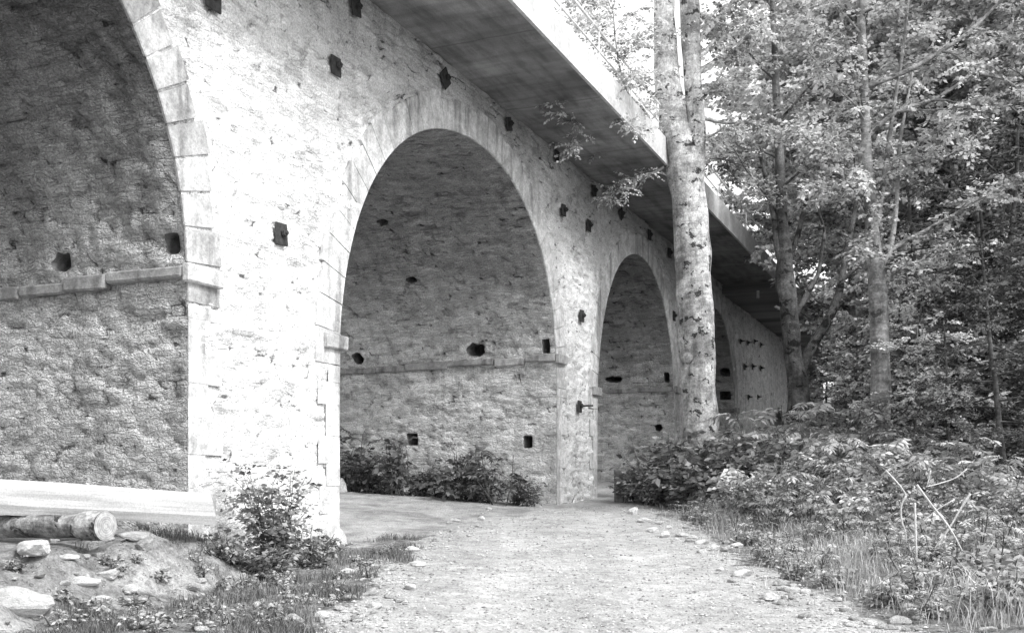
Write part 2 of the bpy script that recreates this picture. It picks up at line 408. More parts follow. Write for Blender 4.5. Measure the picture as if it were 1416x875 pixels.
def perimeter(A, step=.085):
    sR, zR = curve(A, 1); sL, zL = curve(A, -1); P = []
    for z in np.arange(FOOT, zR, step): P.append((sR, z, -1, 0))
    dense = [curve(A, q) for q in np.linspace(1, -1, 400)]; acc = 0; last = dense[0]; P.append((dense[0][0], dense[0][1], -1, 0))
    for i in range(1, 399):
        acc += math.hypot(dense[i][0] - dense[i - 1][0], dense[i][1] - dense[i - 1][1])
        if acc >= step:
            acc = 0; tx, tz = dense[i + 1][0] - dense[i - 1][0], dense[i + 1][1] - dense[i - 1][1]; l = math.hypot(tx, tz)
            P.append((dense[i][0], dense[i][1], -tz / l, tx / l))   # inward normal
    for z in np.arange(zL, FOOT, -step * 2): P.append((sL, z, 1, 0))
    return P
def hit(A, x, y):                                     # where the sight line of a pixel meets the vault
    Y = WC * F / (CX + TAN * F - x)
    while Y < 90:
        p = at(x, y, Y); s, d = sd(p.x, p.y)
        if d < -.05 and not inside(A, s, p.z): return s, d, p.z
        Y += .01
    return None
HOLES = {0: [(85, 366, .22, .17, 0), (238, 341, .16, .17, 1)],
         1: [(528, 307, .20, .14, 0), (569, 389, .19, .12, 0), (594, 353, .22, .05, 0), (495, 496, .20, .20, 0), (657, 485, .33, .21, 0),
             (755, 479, .13, .22, 1), (569, 608, .20, .20, 1), (729, 611, .15, .20, 1), (715, 533, .20, .04, 0), (628, 533, .3, .03, 0)],
         2: [(848, 526, .40, .14, 0), (922, 521, .12, .22, 1), (911, 592, .18, .16, 0)],
         3: [(1003, 515, .3, .25, 1), (1003, 545, .3, .25, 1)], 4: []}
for ai, A in enumerate(ARCH):
    P = perimeter(A, .055 if ai < 3 else .14); dt = .06 if ai < 3 else .2; T = np.arange(0, WIDTH + .01, dt)
    V, UV, Fc, acc = [], [], [], 0; us = []; ST, JT = [], []
    for i, (s, z, ns, nz) in enumerate(P):
        if i: acc += math.hypot(s - P[i - 1][0], z - P[i - 1][1])
        us.append(acc)
        for t in T:
            fade = smooth(0, .25, t)
            q = Vector((t, acc, ai * 13.0))
            h_, j_ = stones(t, acc, ai * 3 + 11, 1.9, 6.2); ST.append(h_); JT.append(j_)
            dsp = (.05 * noise.noise(q * .8) + .02 * noise.noise(Vector((t * 6, acc * 9, ai))) + (.065 if ai == 0 else .05) * h_ * (.45 + .55 * smooth(3.6, 5.5, acc)) - .03 * j_ - .02 + (.05 if ai == 0 else .025) * max(0, noise.noise(Vector((t * 3.2 + .3 * noise.noise(q * .7), acc * .35, 3 + ai)))) * smooth(4.2, 6, acc)) * fade - .006 * fade
            if A['iR'] and i < len(P) // 2 and ns == -1:
                zl = z - (A['iR'] - .02 * t + .02 * noise.noise(Vector((t * 2, 5, ai))))
                if -.11 < zl < .035: dsp -= .2 * smooth(.1, .3, t)
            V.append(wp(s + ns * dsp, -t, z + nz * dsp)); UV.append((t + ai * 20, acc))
    nt = len(T)
    for i in range(len(P) - 1):
        for j in range(nt - 1): Fc.append([i * nt + j, (i + 1) * nt + j, (i + 1) * nt + j + 1, i * nt + j + 1])
    me = mesh('arch_vault', [v - OFF for v in V], Fc, UV, None, True)
    stone_attr(me, ST, JT); hs = []
    for x, y, ru, rv, rect in HOLES[ai]:
        ru *= .78; rv *= .78
        h = hit(A, x, y)
        if not h: continue
        k = min(range(len(P)), key=lambda i: (P[i][0] - h[0]) ** 2 + (P[i][1] - h[2]) ** 2)
        hs.append((us[k], -h[1], ru, rv, rect, P[k][2], P[k][3]))
    bm = bmesh.new(); bm.from_mesh(me); bm.faces.ensure_lookup_table(); lay = bm.faces.layers.int.new('cell')
    for f in bm.faces: f[lay] = f.index + 1
    for u0, t0, ru, rv, rect, ns, nz in hs:
        fs = []
        for f in bm.faces:
            if not f[lay]: continue
            i, j = divmod(f[lay] - 1, nt - 1); du = (us[i] + us[i + 1]) / 2 - u0; dtt = (T[j] + T[j + 1]) / 2 - t0
            if abs(du) > 1 or abs(dtt) > 1: continue
            if rect: ok = abs(du) < rv and abs(dtt) < ru
            else:
                a = math.atan2(du, dtt); w = 1 + .35 * noise.noise(Vector((math.cos(a) * 1.5 + u0, math.sin(a) * 1.5, t0)))
                ok = (du / rv) ** 2 + (dtt / ru) ** 2 < w * w
            if ok: fs.append(f)
        if not fs: continue
        sel = set(fs); tu = Vector((0, 0, 0)); k0 = min(range(len(us)), key=lambda q_: abs(us[q_] - u0)); k1 = min(len(P) - 1, k0 + 1)
        tu = (U * (P[k1][0] - P[k0 if k1 > k0 else k0 - 1][0]) + Z_ * (P[k1][1] - P[k0 if k1 > k0 else k0 - 1][1])).normalized()
        c3 = wp(P[k0][0], -t0, P[k0][1]) - OFF + tu * (u0 - us[k0])
        for v in {v for f in fs for v in f.verts}:
            if all(f in sel for f in v.link_faces): continue
            du, dtt = (v.co - c3).dot(tu), -(v.co - c3).dot(N); a = math.atan2(du, dtt)
            w = 1 + .35 * noise.noise(Vector((math.cos(a) * 1.5 + u0, math.sin(a) * 1.5, t0))) + .12 * noise.noise(Vector((math.cos(a) * 4 + u0, math.sin(a) * 4, t0)))
            k_ = max(abs(du) / rv, abs(dtt) / ru) if rect else math.hypot(du / rv, dtt / ru)
            if k_ < .05: continue
            m_ = (1 + .08 * noise.noise(v.co * 9)) / k_ if rect else w / k_
            m_ = min(1.5, max(.6, m_)); v.co += tu * du * (m_ - 1) - N * dtt * (m_ - 1)
        old = set(bm.faces); ext = bmesh.ops.extrude_face_region(bm, geom=fs)
        for f in bm.faces:
            if f not in old: f[lay] = 0; f.smooth = False; f.material_index = 1
        for g in ext['geom']:
            if isinstance(g, bmesh.types.BMFace): g.material_index = 1
        bmesh.ops.delete(bm, geom=[f for f in fs if f.is_valid], context='FACES_ONLY')
        mv = -(U * ns + Z_ * nz) * .8
        for v in [g for g in ext['geom'] if isinstance(g, bmesh.types.BMVert)]: v.co += mv
    bm.faces.layers.int.remove(lay); bm.to_mesh(me); bm.free()
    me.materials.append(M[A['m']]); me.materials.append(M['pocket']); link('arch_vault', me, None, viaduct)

# rings of dressed voussoirs, a finger proud of the wall, and corner stones below the imposts
rng = random.Random(3)
for ai, A in enumerate(ARCH[:4]):
    mb = MB(); n = 35 if ai else 37; w = .62 if ai else .66
    for i in range(n):
        q0, q1 = 1 - 2 * i / n, 1 - 2 * (i + 1) / n; g_ = .0028 if ai == 0 else .0010; q0 -= g_; q1 += g_
        ww = w + rng.uniform(-.07, .1); tone = rng.uniform(.6, 1) if ai else rng.uniform(.0, .6)
        b = len(mb.V); pr = .012 + rng.uniform(-.004, .006)
        sub = 3
        for j in range(sub + 1):
            q = q0 + (q1 - q0) * j / sub; s, z = curve(A, q); s2, z2 = curve(A, min(1, q + .004)); s1, z1 = curve(A, max(-1, q - .004))
            tx, tz = s2 - s1, z2 - z1; l = math.hypot(tx, tz); ox, oz = -tz / l, tx / l
            for o, d in ((-.004, -.03), (-.004, pr - .012), (.012, pr), (ww - .012, pr), (ww, pr - .012), (ww, -.05)):
                mb.V.append(wp(s + ox * o, d, z + oz * o)); mb.UV.append((s, z))
        for j in range(sub):
            for k in range(5):
                a = b + j * 6 + k; mb.F.append([a, a + 6, a + 7, a + 1]); mb.T.append(tone)
        for a in (b, b + sub * 6):
            mb.F.append([a + k for k in range(6)]); mb.T.append(tone)
    vbuild(mb, 'arch_ring', M['ring'])
    for side in (1, -1):
        s0 = A['sm'] + side * A['a']; top = (A['iR'] if side > 0 else A['iL']); sp = curve(A, side)[1]
        mb = MB(); z = -.6; i = 0
        while z < sp:
            hgt = rng.uniform(.34, .5); z2 = z + hgt
            imp = top + .1
            if z2 > sp: z2 = sp
            if z2 - z > .1 and not (z2 > top - .02 and z < top + .26):
                ln = (.62, .36)[i % 2] * rng.uniform(.85, 1.15); tn = (.36, .62)[i % 2] * rng.uniform(.85, 1.15)
                tone = rng.uniform(.7, 1)
                # face leaf and jamb leaf of the same corner stone
                mb.box(wp(s0 + side * (ln / 2 - .004), -.006, (z + z2) / 2), U, N, Z_, ln / 2, .011 + rng.uniform(-.003, .003), (z2 - z) / 2 + .0, tone, .005, .006, rng)
            z = z2; i += 1
        vbuild(mb, 'corner_stones', M['quoin'])
        if ai == 0 and side < 0: continue
        # impost block on the face and the ledge running back along the jamb
        ln = .72 if ai == 0 else .62
        mb = MB(); mb.box(wp(s0 + side * (ln / 2 - .12), .045, top + .12), U, N, Z_, ln / 2, .055, .115, .75, .008, .018, rng)
        vbuild(mb, 'impost', M['ledge'] if ai else M['quoin'])
        if side > 0:
            mb = MB(); t = .02
            while t < WIDTH - .5:
                l = rng.uniform(.7, 1.5); l = min(l, WIDTH - .4 - t); zz = top + .11 + rng.uniform(-.03, .03) - .02 * t
                mb.box(wp(s0 - .0 + rng.uniform(-.02, .02), -(t + l / 2), zz + .01), U, N, Z_, .11, l / 2 - .006, .088 + rng.uniform(-.02, .01), rng.uniform(.2, .7), .022, .025, rng)
                t += l
            vbuild(mb, 'impost_ledge', M['ledge'])

# iron anchor plates with their bolts
PL = [(292, -3, 0), (490, 11, .2), (462, 92, .05), (386, 324, .05), (614, 109, .7), (702, 172, .3), (768, 216, .1), (820, 264, .2), (858, 296, .6), (897, 325, .1),
      (925, 350, .1), (778, 291, .1), (813, 312, 0), (803, 437, .05), (800, 562, 0), (1023, 472, 0), (1033, 474, 0), (1042, 472, 0), (1051, 477, 0), (1029, 507, 0), (1040, 507, 0),
      (1051, 509, 0), (1034, 549, 0), (1047, 549, 0), (931, 437, 0)]
for x, y, rot in PL:
    s, z = wall_sz(x, y); h = (.14 if x < 1000 else .115) + rng.uniform(-.015, .02)
    ax = U * math.cos(rot) + Z_ * math.sin(rot); az = Z_ * math.cos(rot) - U * math.sin(rot)
    mb = MB(); mb.box(wp(s, .034, z), ax, N, az, h, .014, h * 1.08, .5, .004, .008, rng); pl = vbuild(mb, 'anchor_plate', M['iron'])
    L = .34 if y == 562 else (.16 if x > 1000 else .09)
    mb = MB(); mb.tube([wp(s + .02, .05, z + .02), wp(s + .02, .05 + L, z + .015)], [.026, .022], 8); mb.tube([wp(s + .02, .066, z + .02), wp(s + .02, .11, z + .02)], [.06, .058], 6)
    vbuild(mb, 'bolt', M['iron'], pl)

# the rear wall, the far abutment
V, Fc, UV = [], [], []
strip_d = -WIDTH
def rear(cols, low):
    b = len(V)
    for s, lo in zip(cols, low):
        for z in (lo, DECK_H): V.append(wp(s, strip_d, z)); UV.append((s, z))
    for i in range(len(cols) - 1): a = b + i * 2; Fc.append([a, a + 1, a + 3, a + 2])
for i in range(0, len(edges), 2): rear(list(np.linspace(edges[i], edges[i + 1], 5)), [FOOT] * 5)
for A in ARCH: pts = [curve(A, q) for q in np.linspace(-1, 1, 40)]; rear([p[0] for p in pts], [p[1] for p in pts])
vpart('rear_wall', V, Fc, M['vault'], UV)
mb = MB(); mb.box(wp(81, -4.6, 4.2), U, N, Z_, 13.4, 3.2, 5.45, .5); vbuild(mb, 'abutment', M['vault'])

# concrete deck
V, Fc, UV = [], [], []
SA, SB, OV = -6.0, 95.0, 2.13
def quad(p, uvs=None):
    b = len(V); V.extend(p); UV.extend(uvs or [(v.x * SI + v.y * CO, v.z) for v in p]); Fc.append([b, b + 1, b + 2, b + 3])
prof = [(-WIDTH - 1.5, DECK_H + .004), (OV, DECK_H + .004), (OV, DECK_H + .55), (-WIDTH - 1.5, DECK_H + .55)]
for i in range(4):
    (d0, z0), (d1, z1) = prof[i], prof[(i + 1) % 4]
    quad([wp(SA, d0, z0), wp(SA, d1, z1), wp(SB, d1, z1), wp(SB, d0, z0)], [(SA, d0 + z0), (SA, d1 + z1), (SB, d1 + z1), (SB, d0 + z0)])
for s in (SA, SB): quad([wp(s, d, z) for d, z in prof])
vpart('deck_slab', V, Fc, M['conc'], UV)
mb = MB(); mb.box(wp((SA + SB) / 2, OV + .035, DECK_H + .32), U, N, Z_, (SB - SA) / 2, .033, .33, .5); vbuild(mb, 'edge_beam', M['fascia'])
V, Fc, UV = [], [], []
for (d0, z0), (d1, z1) in (((OV - .02, DECK_H), (OV - .02, DECK_H - .38)), ((OV - .02, DECK_H - .38), (-.3, DECK_H - .38))):
    quad([wp(48.6, d0, z0), wp(48.6, d1, z1), wp(SB, d1, z1), wp(SB, d0, z0)])
quad([wp(48.6, -.3, DECK_H), wp(48.6, -.3, DECK_H - .38), wp(48.6, OV - .02, DECK_H - .38), wp(48.6, OV - .02, DECK_H)])
vpart('deck_haunch', V, Fc, M['conc'], UV)
for x, y in ((876, 246), (1048, 389)):
    Y = (DECK_H - EYE) * F / (HY - y); p = at(x, y, Y); mb = MB()
    q = .38 if y > 300 else 0
    mb.tube([p - Z_ * q, p - Z_ * (.3 + q)], [.06, .06], 10); vbuild(mb, 'drain_pipe', M['fascia'])
rail = MB(); rail.tube([wp(SA, OV - .1, DECK_H + 1.5), wp(SB, OV - .1, DECK_H + 1.5)], [.03, .03], 8); rail.tube([wp(SA, OV - .1, DECK_H + 1.05), wp(SB, OV - .1, DECK_H + 1.05)], [.02, .02], 6)
ro = vbuild(rail, 'railing', M['rail'])
for s in np.arange(2, 92, 2.4):
    mb = MB(); mb.tube([wp(s, OV - .1, DECK_H + .55), wp(s, OV - .1, DECK_H + 1.5)], [.018, .018], 6); vbuild(mb, 'post', M['rail'], ro)

# ------------------------------------------------------------------ foliage
def leaves_mesh(name, pos, dr, nr, size, tone, wide=.68):
    print('LEAVES', name, len(size))
    pos, dr, nr, size = map(np.asarray, (pos, dr, nr, size))
    dr = dr / (np.linalg.norm(dr, axis=1, keepdims=True) + 1e-9)
    sd_ = np.cross(nr, dr); sd_ /= (np.linalg.norm(sd_, axis=1, keepdims=True) + 1e-9)
    s = size[:, None]; up = np.cross(dr, sd_)
    a = pos; b = pos + dr * s * .45 + sd_ * s * wide * .5 + up * s * .06; c = pos + dr * s - up * s * .08; d = pos + dr * s * .45 - sd_ * s * wide * .5 + up * s * .06
    return mesh_np(name, np.stack([a, b, c, d], 1), 4, tone)
class Leaves:
    def __init__(s, seed): s.p = []; s.d = []; s.n = []; s.s = []; s.t = []; s.r = random.Random(seed)
    def leaf(s, p, d, n, size, tone): s.p.append(p[:]); s.d.append(d[:]); s.n.append(n[:]); s.s.append(size); s.t.append(tone)
    def spray(s, pts, n, size, flat=.5, tone=.5):    # leaves in two rows along a twig, lying nearly level
        r = s.r; m = len(pts) - 1
        for k in range(n):
            f = (k + .6) / n * m; i = min(m - 1, int(f)); p = pts[i].lerp(pts[i + 1], f - i); t = (pts[i + 1] - pts[i]).normalized()
            side = t.cross(Z_); side = side.normalized() if side.length > .05 else X_.copy()
            d = t * r.uniform(.3, .9) + side * (1 if k % 2 else -1) * r.uniform(.5, 1) + Vector((r.gauss(0, .2), r.gauss(0, .2), r.gauss(-.12, .25)))
            nn = Vector((r.gauss(0, flat), r.gauss(0, flat), 1))
            s.leaf(p + d * .01, d, nn, size * r.uniform(.65, 1.25), min(1, max(0, tone + r.gauss(0, .22))))
    def build(s, name, m, parent, wide=.68):
        return link(name, leaves_mesh(name, s.p, s.d, s.n, s.s, s.t, wide), m, parent)
def wander(r, p, d, L, n, jit, up):
    pts = [p.copy()]; d = d.normalized()
    for i in range(n):
        d = (d + Vector((r.gauss(0, jit), r.gauss(0, jit), r.gauss(0, jit) + up))).normalized(); pts.append(pts[-1] + d * (L / n))
    return pts
def limb(tm, lv, r, p, d, L, rad, dens, size, up=.03, flat=.5, twig_leaves=9, tone=.5, bare=.25):
    size *= 1.22; flat = .8; dens *= 1.35; twig_leaves = int(twig_leaves * 1.5)
    pts = wander(r, p, d, L, 9, .13, up); tm.tube(pts, [rad * (1 - .9 * i / 9) + .003 for i in range(10)], 6, cap=False)
    step = .42 / dens; f = bare * L
    while f < L:
        x = f / L * 9; i = min(8, int(x)); q = pts[i].lerp(pts[i + 1], x - i); t = (pts[i + 1] - pts[i]).normalized()
        sdv = t.cross(Z_); sdv = sdv.normalized() if sdv.length > .1 else X_.copy()
        dd = t * r.uniform(.3, .9) + sdv * r.choice((-1, 1)) * r.uniform(.4, 1) + Z_ * r.gauss(.02, .22)
        l2 = L * r.uniform(.18, .42) * (1.1 - .5 * f / L); sp = wander(r, q, dd, l2, 5, .18, -.02)
        tm.tube(sp, [max(.003, min(.009, rad * .2) * (1 - .16 * k)) for k in range(6)], 3, cap=False)
        tt = tone + r.gauss(0, .12)
        nt = max(4, int(l2 / .12))
        for k in range(nt):
            y = (k + r.uniform(.2, .9)) / nt * 5; j = min(4, int(y)); q2 = sp[j].lerp(sp[j + 1], y - j); tk = (sp[j + 1] - sp[j]).normalized()
            s2 = tk.cross(Z_); s2 = s2.normalized() if s2.length > .1 else X_.copy()
            d2 = tk * r.uniform(.4, 1) + s2 * (1 if k % 2 else -1) * r.uniform(.3, 1) + Z_ * r.gauss(-.05, .18)
            lv.spray(wander(r, q2, d2, r.uniform(.28, .5), 3, .15, -.05), twig_leaves, size, flat, tt)
        f += step * r.uniform(.6, 1.4)
def px_path(P, Y, org):                               # (x, y, width) in the photo at depth Y -> local points and radii
    return [at(x, y, Y) - org for x, y, w in P], [w * Y / F / 2 for x, y, w in P]
def densify(pts, rad, k=5):
    P, Rr = [], []
    n = len(pts)
    for i in range(n - 1):
        p0, p1, p2, p3 = pts[max(0, i - 1)], pts[i], pts[i + 1], pts[min(n - 1, i + 2)]
        for j in range(k):
            t = j / k
            P.append(.5 * ((2 * p1) + (p2 - p0) * t + (2 * p0 - 5 * p1 + 4 * p2 - p3) * t * t + (3 * p1 - p0 - 3 * p2 + p3) * t ** 3)); Rr.append(rad[i] + (rad[i + 1] - rad[i]) * t)
    return P + [pts[-1]], Rr + [rad[-1]]

# --- the big pale beech in front of the third pier
Y1 = 28.0; b = at(970, 666, Y1); org = Vector((b.x, b.y, ground(b.x, b.y)))
beech = empty('beech_tree', org); tag(beech, 'tall pale beech with a scarred trunk forking in two, standing against the bridge', 'tree')
tm = MB(); r = random.Random(11)
tr = [(973, 700, 74), (972, 670, 58), (970, 620, 50), (966, 520, 47), (962, 432, 50), (955, 302, 49), (947, 236, 50), (942, 205, 54), (932, 172, 42), (924, 120, 35), (919, 40, 30), (917, -60, 26), (905, -240, 18), (890, -420, 8)]
P, Rr = densify(*px_path(tr, Y1, org)); tm.tube(P, Rr, 18, wob=.16)
tr2 = [(957, 290, 28), (958, 240, 30), (962, 205, 26), (961, 170, 24), (957, 110, 25), (953, 30, 27), (955, -60, 24), (975, -240, 16), (990, -400, 7)]
P2, R2 = densify(*px_path(tr2, Y1, org)); P2 = [p + Vector((0, -.12, 0)) for p in P2]; tm.tube(P2, R2, 14, wob=.14)
for x, y, w, h in ((947, 497, 20, 12), (964, 405, 9, 10)):   # knots and branch stubs
    p = at(x, y, Y1) - org - Vector((0, .36, 0)); q = p - Vector((0, .10, -.02)); k_ = w / 2 * Y1 / F * .6; tm.tube([p, q, q + Vector((0, .04, 0)), q + Vector((0, .10, 0))], [k_ * 1.5, k_, k_ * .6, k_ * .5], 9)
lv = Leaves(5)
def lp(x, y, Y=Y1): return at(x, y, Y) - org
BR = [((915, 192), (700, 92, 21.2), .05, 1.0, .005), ((915, 192), (770, 110, 23.0), .04, 1.1, .0), ((918, 205), (842, 180, 25.6), .045, 1.0, -.005), ((925, 225), (850, 270, 27.0), .04, 1.0, -.02), ((922, 215), (820, 215, 26.5), .035, .9, -.01),
      ((962, 190), (1015, 175, 27), .05, 1.1, 0), ((962, 100), (1070, 45, 27.5), .09, 1.2, .0), ((962, 60), (1110, -30, 28.5), .09, 1.2, 0), ((955, 0), (1100, -110, 27), .09, 1.2, 0),
      ((960, 130), (1060, 120, 29), .06, 1.2, 0), ((962, 160), (1075, 215, 28.6), .06, 1.2, -.02), ((960, 20), (1060, 30, 26.5), .06, 1.2, 0), ((950, -120), (1080, -220, 29), .08, 1, 0),
      ((960, 90), (1020, 10, 29.5), .06, 1.2, 0), ((960, 150), (1010, 90, 26.8), .05, 1.2, 0)]
for (x0, y0), (x1, y1, yy), rad, dens, up in BR:
    a, e = lp(x0, y0), lp(x1, y1, yy); limb(tm, lv, r, a, e - a, (e - a).length, rad, dens * (1.25 if x1 > 900 else 2.6), .098 if x1 > 900 else .072, up, .55, 8, .62 if x1 < 900 else .5, .22 if x1 > 900 else .3)
tm.build('trunk', M['beech'], beech, True); lv.build('crown', M['leaf'], beech)

# --- the dark forked tree behind it
Y2 = 31.0; b = at(1104, 666, Y2); org = Vector((b.x, b.y, ground(b.x, b.y)))
fork = empty('forked_tree', org); tag(fork, 'dark rough tree forking low into a Y by the far end of the bridge', 'tree')
tm = MB(); r = random.Random(21); lv = Leaves(6)
for tr, sides in (([(1106, 650, 44), (1104, 600, 33), (1104, 560, 30), (1101, 519, 29), (1096, 480, 24), (1091, 430, 24), (1086, 384, 25), (1085, 340, 18), (1081, 300, 15), (1078, 220, 13), (1072, 100, 10), (1068, 0, 7), (1060, -120, 4)], 12),
                  ([(1104, 530, 20), (1113, 498, 17), (1125, 475, 14), (1143, 446, 13), (1157, 417, 12), (1163, 391, 10), (1170, 350, 8), (1184, 280, 6), (1190, 200, 4)], 9),
                  ([(1092, 450, 12), (1106, 425, 9), (1122, 395, 8), (1132, 375, 6), (1140, 320, 4)], 7), ([(1087, 380, 10), (1075, 345, 9), (1070, 300, 8), (1055, 230, 6), (1040, 160, 4)], 7),
                  ([(1088, 370, 9), (1100, 335, 8), (1112, 290, 6), (1125, 230, 4)], 7)):
    P, Rr = densify(*px_path(tr, Y2, org)); tm.tube(P, Rr, sides, wob=.2)
for (x0, y0), (x1, y1), dy in (((1081, 300), (1010, 230), -1), ((1080, 260), (1140, 200), -1.5), ((1078, 220), (1000, 150), .5), ((1076, 170), (1150, 110), -1), ((1072, 110), (1000, 60), -.5), ((1070, 60), (1130, 0), 0), ((1068, 10), (1010, -60), 0),
                               ((1163, 391), (1200, 330), -.5), ((1184, 280), (1230, 240), 0), ((1184, 280), (1150, 200), -.6),
                               ((1140, 320), (1110, 260), -1), ((1125, 230), (1160, 160), -.6), ((1055, 230), (1005, 260), -.6), ((1040, 160), (1000, 190), .3)):
    a, e = lp(x0, y0, Y2), lp(x1, y1, Y2) + Vector((0, dy, 0)); limb(tm, lv, r, a, e - a, (e - a).length * 1.2, .04, 1.8, .10, .0, .6, 8, .45, .1)
tm.build('trunk', M['bark2'], fork, True); lv.build('crown', M['leaf'], fork)

# --- the slender grey tree on the right
Y3 = 22.0; b = at(1217, 666, Y3); org = Vector((b.x, b.y, ground(b.x, b.y)))
maple = empty('slender_tree', org); tag(maple, 'slender grey tree with a straight trunk and many upright limbs, right of the track', 'tree')
tm = MB(); r = random.Random(31); lv = Leaves(7)
for tr, sides in (([(1217, 690, 40), (1217, 640, 33), (1217, 600, 30), (1217, 500, 27), (1214, 400, 24), (1208, 345, 21), (1205, 300, 18), (1199, 220, 14), (1195, 120, 12), (1190, 0, 10), (1184, -150, 6), (1180, -300, 3)], 12),
                  ([(1208, 318, 10), (1216, 290, 8), (1224, 230, 7), (1236, 150, 5), (1250, 60, 4), (1260, -40, 3)], 7), ([(1211, 387, 9), (1222, 365, 8), (1231, 345, 8), (1240, 280, 6), (1244, 200, 5), (1262, 100, 3)], 7),
                  ([(1230, 347, 7), (1255, 332, 6), (1285, 316, 5), (1330, 290, 3)], 6), ([(1205, 320, 8), (1192, 290, 7), (1178, 262, 5), (1150, 220, 3)], 6), ([(1197, 120, 8), (1250, 100, 7), (1300, 72, 6), (1345, 40, 5), (1385, 0, 4)], 6),
                  ([(1198, 190, 8), (1240, 155, 6), (1290, 138, 6), (1345, 104, 4)], 6), ([(1200, 215, 7), (1190, 150, 6), (1170, 60, 5), (1150, -30, 4)], 6)):
    P, Rr = densify(*px_path(tr, Y3, org)); tm.tube(P, Rr, sides, wob=.12)
for (x0, y0), (x1, y1), dy in (((1205, 300), (1130, 250), -1), ((1202, 260), (1290, 215), -1.4), ((1199, 220), (1110, 170), .6), ((1197, 170), (1120, 95), -1), ((1195, 120), (1100, 50), 0), ((1192, 50), (1120, -20), -1), ((1190, 20), (1260, -40), -1),
                               ((1345, 40), (1410, 60), -.5), ((1300, 72), (1350, 90), -1), ((1385, 0), (1440, -40), -1), ((1290, 138), (1345, 170), -.5), ((1345, 104), (1420, 110), -.6), ((1240, 155), (1300, 175), -.9), ((1285, 316), (1360, 290), -.6),
                               ((1255, 332), (1310, 350), -.8), ((1244, 230), (1310, 235), -.8), ((1250, 60), (1310, 20), .6), ((1262, 100), (1320, 60), .6), ((1236, 150), (1180, 110), 1), ((1178, 262), (1120, 290), -.6), ((1150, 220), (1080, 215), -.3),
                               ((1170, 60), (1100, 20), .8), ((1150, -30), (1080, -60), 0), ((1330, 290), (1400, 250), -.5), ((1190, -40), (1300, -90), .8), ((1188, -80), (1090, -130), 0), ((1212, 370), (1280, 395), -.8), ((1210, 350), (1150, 345), -.7)):
    a, e = lp(x0, y0, Y3), lp(x1, y1, Y3) + Vector((0, dy, 0)); limb(tm, lv, r, a, e - a, (e - a).length * 1.15, .028, 1.8, .088, .0, .55, 8, .52, .12)
tm.build('trunk', M['bark3'], maple, True); lv.build('crown', M['leaf'], maple)

# --- trees behind, a few kinds, each its own
def wood_tree(seed, H, crown_lo, rad, n, size, m, bm_, droop=0.0, tone=.5):
    e = empty('woodland_tree'); r = random.Random(seed); tm = MB(); lv = Leaves(seed + 1)
    pts = wander(r, Vector((0, 0, -.3)), Z_, H, 12, .035, .05); tm.tube(pts, [rad * (1 - .9 * i / 12) + .02 for i in range(13)], 9, wob=.12)
    for k in range(n):
        f = crown_lo + (1 - crown_lo) * (k + r.random()) / n; x = f * 12; i = min(11, int(x)); p = pts[i].lerp(pts[i + 1], x - i)
        a = k * 2.4 + r.gauss(0, .4); L = H * .30 * (1.15 - .8 * ((f - crown_lo) / (1 - crown_lo)) ** 1.5) * r.uniform(.75, 1.2)
        limb(tm, lv, r, p, Vector((math.cos(a), math.sin(a), .3 - droop)), L, rad * .3, .85, size, .02 - droop * .1, .5, 7, tone + r.gauss(0, .08), .2)
    tm.build('trunk', bm_, e, True); lv.build('crown', m, e); return e
YT = None
kinds = [wood_tree(101, 15, .22, .20, 26, .15, M['leaf'], M['bark3']), wood_tree(202, 18, .25, .24, 30, .16, M['leaf'], M['bark2'], 0, .55),
         wood_tree(303, 12, .06, .16, 30, .11, M['leafd'], M['twig'], .35, .4)]
LB = ['leafy woodland tree with a grey trunk standing behind the slender tree', 'tall leafy woodland tree with a dark trunk behind the slender tree', 'dark low-branched tree with layered drooping boughs at the right']
spots = [(1165, 47, 4, 1), (1190, 41, 4, .95), (1225, 38, 4, .9), (1265, 44, 4, 1.1), (1290, 48, 4, 1.2), (1350, 44, 4, 1.1), (1310, 36, 4, .9), (1400, 40, 4, 1.0), (1245, 34, 1, .8), (1300, 42, 0, 1.1), (1350, 33, 2, 1), (1400, 27, 2, .85), (1370, 24, 2, .6), (1425, 22, 2, .65), (1330, 23.5, 2, .5), (1395, 19.5, 2, .42), (1350, 27, 2, .8), (1440, 36, 1, 1), (1310, 28, 2, .7), (1475, 24, 2, .9), (1230, 62, 1, 1.1), (1245, 58, 0, 1.2), (1270, 56, 1, 1.1),
         (1350, 55, 0, 1.2), (1420, 50, 1, 1.1), (1215, 75, 1, 1.3), (1240, 78, 0, 1.3), (1320, 76, 1, 1.3), (1400, 72, 0, 1.3), (1480, 60, 1, 1.2), (1460, 44, 0, 1.1), (1380, 40, 2, 1.2)]
for px, Y, sc in ((1143, 60, 1.1), (1165, 54, 1.0), (1195, 28, .8), (1240, 24.5, .75), (1280, 25, .8), (1325, 24, .85), (1170, 33, .8), (1265, 21.5, .6), (1310, 20.5, .6), (1255, 27, .95), (1290, 30, 1.1), (1365, 29, 1.1), (1440, 29, 1.2), (1235, 31, 1.1), (1320, 35, 1.3), (1390, 34, 1.3), (1270, 23.5, .7), (1300, 38, 1.3)): spots.append((px, Y, 3, sc))
kinds.append(wood_tree(404, 6.2, .05, .05, 26, .105, M['leaf'], M['twig'], .1, .55)); LB.append('bushy young tree leafy to the ground at the edge of the wood')
kinds.append(wood_tree(505, 20, .46, .2, 44, .17, M['leaf'], M['bark3'], 0, .6)); LB.append('tall woodland tree with a bare lower trunk and a high leafy crown')
used = set()
